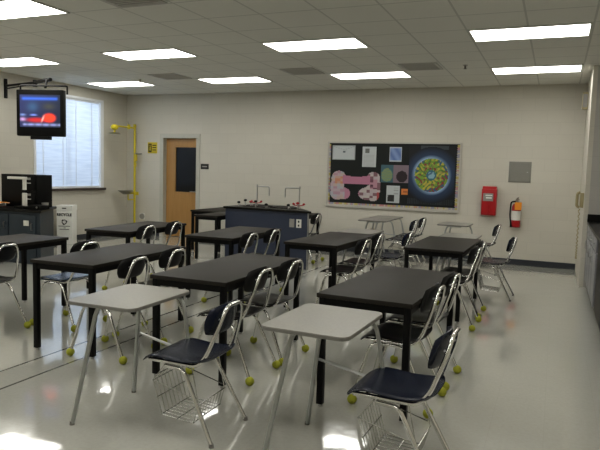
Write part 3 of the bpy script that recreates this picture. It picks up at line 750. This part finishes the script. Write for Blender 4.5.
# ---- extinguisher
fe = thing('fire_extinguisher', 'red fire extinguisher with orange tag hanging on the back wall', 'extinguisher', (-.60, YB-.10, .66))
bm = bmesh.new(); R = .075; prof = [(0, 0), (.06, 0), (R, .015), (R, .34), (.06, .385), (.03, .405), (.022, .42)]; n = 24
rings = [[bm.verts.new((max(r, .0005)*math.cos(2*PI*k/n), max(r, .0005)*math.sin(2*PI*k/n), z)) for k in range(n)] for r, z in prof]
for a, b in zip(rings, rings[1:]):
    for k in range(n): bm.faces.new((a[k], a[(k+1) % n], b[(k+1) % n], b[k]))
obj('cylinder', bm, 'fire_red', fe, smooth=True)
bm = bmesh.new(); add_cyl(bm, (0, 0, .12), (0, 0, .28), R+.001, n=24); obj('printed_label', bm, 'white_plate', fe, smooth=True)
bm = bmesh.new(); add_cyl(bm, (0, 0, .42), (0, 0, .46), .02); add_tube(bm, [(-.01, 0, .46), (.04, -.05, .475)], .009, 0, 8); add_tube(bm, [(-.01, 0, .475), (.03, -.05, .51)], .009, 0, 8); obj('valve_handle', bm, 'steel', fe, smooth=True)
bm = bmesh.new(); add_tube(bm, [(-.02, 0, .44), (-.09, -.02, .43), (-.10, -.02, .20), (-.075, -.04, .06)], .012, .06, 10); add_cyl(bm, (-.08, -.04, .10), (-.07, -.05, .0), .012, .02); obj('hose', bm, 'black_plastic', fe, smooth=True)
box_obj('inspection_tag', (-.025, .085, -.088, -.084, .30, .43), 'orange', fe)
box_obj('wall_bracket', (-.03, .03, .07, .10, .05, .44), 'steel', fe)

# ================================================================== BULLETIN BOARD
X0, X1, Z0, Z1 = -4.08, -1.57, .845, 2.085
bb = thing('bulletin_board', 'long framed black bulletin board with scalloped border on the back wall', 'bulletin board', (0, YB, 0))
bm = bmesh.new()
for a in ((X0, X1, -.03, 0, Z0, Z0+.05), (X0, X1, -.03, 0, Z1-.025, Z1), (X0, X0+.03, -.03, 0, Z0+.05, Z1-.025), (X1-.03, X1, -.03, 0, Z0+.05, Z1-.025)): add_box(bm, *a)
obj('frame', bm, 'alu', bb)
box_obj('backing', (X0+.03, X1-.03, -.012, 0, Z0+.05, Z1-.025), 'board_black', bb)
def strip(s, t, seed):
    k = int(s*60); rr = random.Random(k*7+seed); base = [(.42, .38, .18), (.45, .26, .25), (.35, .34, .40), (.50, .44, .30)][rr.randrange(4)]
    return base
def scallop(name, x, z, w, h, vertical):
    nx, ny = (3, 48) if vertical else (110, 3)
    def fn(s, t):
        l, c = (t, s) if vertical else (s, t)
        rr = random.Random(int(l*(40 if vertical else 90))*13+(5 if vertical else 9))
        return [(.46, .40, .14), (.46, .24, .25), (.30, .30, .38), (.50, .46, .36)][rr.randrange(4)]
    o = painted_sheet(name, w, h, nx, ny, fn, bb); o.location = (x, -.0135, z); return o
scallop('border_strip', X0+.03, Z0+.05, X1-X0-.06, .035, False)
scallop('border_strip', X1-.085, Z0+.085, .055, Z1-Z0-.12, True)
scallop('border_strip', X0+.03, Z0+.085, .030, Z1-Z0-.12, True)
bm = bmesh.new(); nn = 62
for k in range(nn):
    add_cyl(bm, (X0+.05+(X1-X0-.13)*k/(nn-1), -.016, Z1-.028), (X0+.05+(X1-X0-.13)*k/(nn-1), -.0135, Z1-.028), .016, n=8)
for k in range(28):
    add_cyl(bm, (X1-.088, -.016, Z0+.10+(Z1-Z0-.16)*k/27), (X1-.088, -.0135, Z0+.10+(Z1-Z0-.16)*k/27), .018, n=8)
obj('scalloped_edge', bm, 'board_black', bb)

PY_ = YB-.0165
def sheet(name, label, cat, x0, x1, z0, z1, fn, nx=24, ny=24, mat='painted', y=PY_):
    o = painted_sheet(name, x1-x0, z1-z0, nx, ny, fn, None, mat); o.location = (x0, y, z0); return tag(o, label, cat)
W_ = (.50, .53, .54)
def p1(s, t):
    if s < .04 or s > .96 or t < .05 or t > .95: return (.32, .34, .34)
    if .45 < s < .56 and .5 < t < .62: return (.12, .14, .16)
    if abs(t-(.95-.5*s)) < .02 and s < .6: return (.38, .41, .42)
    if abs(t-(.45+.5*s)) < .02 and s > .5: return (.38, .41, .42)
    return W_
sheet('paper_notice', 'wide pale paper pinned at the upper left of the bulletin board', 'paper', -3.99, -3.53, 1.745, 2.02, p1, 28, 18)
def p2(s, t):
    if .18 < s < .5 and .68 < t < .9: return (.16, .17, .16)
    if .12 < s < .85 and t < .62 and (t*16) % 1 < .4: return (.42, .44, .44)
    return W_
sheet('letter_sheet', 'tall white printed letter pinned second from the left on the board', 'paper', -3.39, -3.12, 1.62, 2.0, p2, 20, 32)
def p3(s, t):
    if s < .08 or s > .92 or t < .1 or t > .93: return (.45, .48, .52)
    k = .5+.5*math.sin(s*9+t*7); return (.13+.10*k, .20+.12*k, .42+.12*k)
sheet('blue_picture', 'blue picture with white edge pinned at the top middle of the board', 'picture', -2.87, -2.64, 1.73, 2.0, p3, 18, 22)
def p4(s, t):
    if s < .45:
        d_ = math.hypot((s-.22)/.2, (t-.42)/.38)
        if d_ < 1: return (.28, .30, .10) if math.sin(s*80)*math.cos(t*40) > 0 else (.12, .25, .22)
        return (.06, .13, .16)
    d_ = math.hypot((s-.75)/.19, (t-.35)/.33)
    if d_ < 1: return (.03, .02, .025)
    return (.22, .17, .20)
sheet('nature_poster', 'small two-part poster with yellow shape and dark arch, middle of the board', 'poster', -3.02, -2.49, 1.345, 1.67, p4, 36, 26)
def p5(s, t):
    if .08 < s < .62 and .08 < t < .48: return (.03, .03, .03) if math.sin(s*60)*math.sin(t*40) < .8 else (.3, .3, .3)
    if .55 < s < .9 and .5 < t < .9 and (t*20) % 1 < .4: return (.36, .38, .38)
    return W_
sheet('leaflet', 'white leaflet with black square pinned low in the middle of the board', 'paper', -2.90, -2.65, .97, 1.29, p5, 20, 26)
def p6(s, t):
    if .12 < s < .88 and .35 < t < .68 and (s*12) % 1 < .6: return (.10, .03, .02)
    return (.62, .22, .06)
sheet('orange_label', 'small orange label strip left of the globe poster', 'label', -2.62, -2.38, 1.13, 1.24, p6, 24, 8)
def globe(s, t):
    x, z = (s-.5)*.92, (t-.50)*1.17
    r = math.hypot(x, z); a = math.atan2(z, x)
    if r < .335:
        n = math.sin(7*a+14*r)*math.cos(24*r+2*math.sin(4*a)); m = math.sin(s*34+math.sin(t*29)*2.2)*math.cos(t*39+math.sin(s*23)*2.2)
        if r < .07: return (.25, .42, .50) if m > -.3 else (.08, .16, .25)
        if r < .10: return (.05, .16, .20)
        if m > .45: return (.48, .42, .07)
        if n > .35: return (.20, .34, .05)
        if m < -.55: return (.26, .05, .05)
        if r > .26 and n < -.2: return (.05, .12, .20)
        return (.10, .20, .05) if n > -.3 else (.30, .30, .08)
    if r < .40:
        k = (r-.335)/.065; k = 1-k; kk = k*(0.75+.35*math.sin(a*2+3.6))
        return (.03+.28*kk, .06+.40*kk, .12+.55*kk)
    if r < .56:
        k = 1-(r-.40)/.16; return (.008+.02*k, .012+.04*k, .02+.09*k)
    if t > .93 and .25 < s < .85: return (.05, .06, .07)
    if t < .10 and (s*26) % 1 < .5: return (.03, .035, .045)
    return (.008, .01, .013)
sheet('globe_poster', 'dark poster of a green and yellow globe with blue glow at the board right end', 'poster', -2.50, -1.67, .97, 2.03, globe, 80, 92, y=PY_-.001)
def in_blob(x, z, blobs): return any(((x-a)/c)**2+((z-b)/e)**2 < 1 for a, b, c, e in blobs)
def pink(s, t):
    # bone shaped cut-out: two lobes joined by a bar, lower lobes hanging left and right
    L_ = in_blob(s, t, [(.17, .72, .15, .27), (.14, .45, .14, .38), (.15, .22, .15, .22), (.28, .22, .13, .20)])
    B_ = (.15 < s < .90 and .56 < t < .90-.10*math.sin(PI*(s-.15)/.75))
    R_ = in_blob(s, t, [(.86, .76, .13, .22), (.92, .48, .08, .40), (.74, .24, .17, .21), (.86, .22, .13, .22), (.80, .40, .09, .14)])
    if not (L_ or B_ or R_): return None
    rr = random.Random(int(s*15)*31+int(t*11)*17).random()
    if B_ and .25 < s < .80: return (.46, .20, .29) if t < .84 else (.50, .32, .38)
    if s < .3:
        if .55 < t < .8 and .1 < s < .28: return (.55, .26, .16) if rr > .4 else (.52, .35, .28)
        return [(.48, .38, .42), (.44, .28, .34), (.42, .42, .46), (.50, .40, .36)][int(rr*4)]
    if .80 < s < .93 and .40 < t < .72: return (.16, .07, .10) if rr > .35 else (.45, .25, .30)
    if s > .93 and t < .3: return (.38, .08, .08)
    if s > .6: return [(.50, .44, .44), (.46, .40, .42), (.22, .12, .14), (.50, .46, .44)][int(rr*4)]
    return (.46, .22, .30)
sheet('pink_collage', 'pink bone shaped paper collage pinned low on the left of the board', 'collage', -4.01, -3.02, .985, 1.545, pink, 64, 40)

# ================================================================== RIGHT SIDE: phone, speaker box, counter
ph = thing('wall_telephone', 'beige wall telephone with hanging cord beside the right hand counter', 'telephone', (PX, 9.62, 1.215))
box_obj('base', (-.05, 0, -.08, .08, -.11, .10), 'beige_plastic', ph, bev=.01)
bm = bmesh.new(); add_tube(bm, [(-.05, -.04, .11), (-.088, -.04, .09), (-.088, -.04, -.09), (-.05, -.04, -.11)], .02, .03, 10); obj('handset', bm, 'beige_plastic', ph, smooth=True)
bm = bmesh.new(); pts = []
for k in range(140):
    t = k/139; z = -.13-.72*math.sin(PI*min(1, t*1.0)) ; yv = -.04+.08*t; pts.append((-.05+.010*math.cos(k*1.4), yv+.010*math.sin(k*1.4), z))
add_tube(bm, pts, .006, 0, 6); obj('coiled_cord', bm, 'beige_plastic', ph, smooth=True)
sp_ = thing('wall_speaker', 'small beige box high on the side wall near the back right corner', 'speaker', (PX, 10.55, 2.72))
box_obj('housing', (-.08, 0, -.07, .07, -.13, .13), 'beige_plastic', sp_, bev=.006); box_obj('grille', (-.07, .07, -.074, -.07, -.10, .10), 'grey_plate', sp_).scale = (.0+.45, 1, 1)
for ch in children(sp_):
    if ch.name.startswith('grille'): ch.location = (-.04, 0, 0)

CX = .46
ct = thing('lab_counter', 'long grey cabinet run with black counter at the right edge', 'counter', (0, 0, 0))
bm = bmesh.new(); add_box(bm, CX, XR-.01, 7.30, PY-.005, .10, .89); obj('cabinet_body', bm, 'grey_cab', ct)
bm = bmesh.new(); add_box(bm, CX+.05, XR-.01, 5.2, PY-.005, 0, .10); obj('toe_kick', bm, 'baseboard', ct)
bm = bmesh.new(); add_box(bm, CX, XR-.01, 5.2, 7.30, .10, .89); obj('cabinet_body', bm, 'black_plastic', ct)
bm = bmesh.new(); add_box(bm, CX-.03, XR-.01, 5.2, PY-.005, .89, .925, bev=.004); obj('countertop', bm, 'black_epoxy', ct)
bm = bmesh.new(); add_box(bm, CX-.03, XR-.01, PY-.03, PY-.005, .925, 1.03); add_box(bm, XR-.035, XR-.01, 5.2, PY-.03, .925, 1.03); obj('backsplash', bm, 'black_epoxy', ct)
for k in range(4):
    y1 = PY-.02-k*.51
    dr = box_obj('cabinet_door', (CX-.018, CX, y1-.49, y1, .12, .70), 'grey_cab', ct, bev=.003)
    bm = bmesh.new(); add_tube(bm, [(CX-.018, y1-.08, .56), (CX-.04, y1-.08, .56), (CX-.04, y1-.08, .66), (CX-.018, y1-.08, .66)], .005, .01, 8); obj('handle', bm, 'steel', dr)
    dr = box_obj('drawer', (CX-.018, CX, y1-.49, y1, .72, .87), 'grey_cab', ct, bev=.003)
    bm = bmesh.new(); add_tube(bm, [(CX-.018, y1-.30, .80), (CX-.04, y1-.30, .80), (CX-.04, y1-.20, .80), (CX-.018, y1-.20, .80)], .005, .01, 8); obj('handle', bm, 'steel', dr)

# ================================================================== LIGHT
wd = bpy.data.worlds.new('sky'); sc.world = wd; wd.use_nodes = True
bg = wd.node_tree.nodes['Background']; bg.inputs[0].default_value = (.62, .78, 1.0, 1); bg.inputs[1].default_value = .55
la = bpy.data.lights.new('daylight', 'AREA'); la.shape = 'RECTANGLE'; la.size = 2.4; la.size_y = 2.4; la.energy = 60; la.color = (.72, .84, 1.0)
lo = bpy.data.objects.new('daylight', la); COL.objects.link(lo); lo.location = (XL-1.5, (WY0+WY1)/2, 2.4)
lo.rotation_euler = (Vector((XL, (WY0+WY1)/2, 1.9))-lo.location).to_track_quat('-Z', 'Y').to_euler()

# ================================================================== CAMERA
F_PX = 608.01; yaw, pitch, roll, CH_ = .396076, -.090024, .0282688, 1.52736
Fv = Vector((-math.sin(yaw)*math.cos(pitch), math.cos(yaw)*math.cos(pitch), math.sin(pitch)))
Rv = Vector((math.cos(yaw), math.sin(yaw), 0)); Uv = Rv.cross(Fv)
R2 = Rv*math.cos(roll)+Uv*math.sin(roll); U2 = -Rv*math.sin(roll)+Uv*math.cos(roll)
cam = bpy.data.cameras.new('camera'); cam.sensor_fit = 'HORIZONTAL'; cam.sensor_width = 36; cam.lens = F_PX/600*36; cam.clip_end = 100
co = bpy.data.objects.new('camera', cam); COL.objects.link(co)
mt = Matrix.Identity(4)
for i in range(3): mt[i][0], mt[i][1], mt[i][2] = R2[i], U2[i], -Fv[i]
mt[2][3] = CH_; co.matrix_world = mt
sc.camera = co
sc.view_settings.view_transform = 'Standard'; sc.view_settings.look = 'Medium High Contrast'; sc.view_settings.exposure = 0; sc.view_settings.gamma = 1
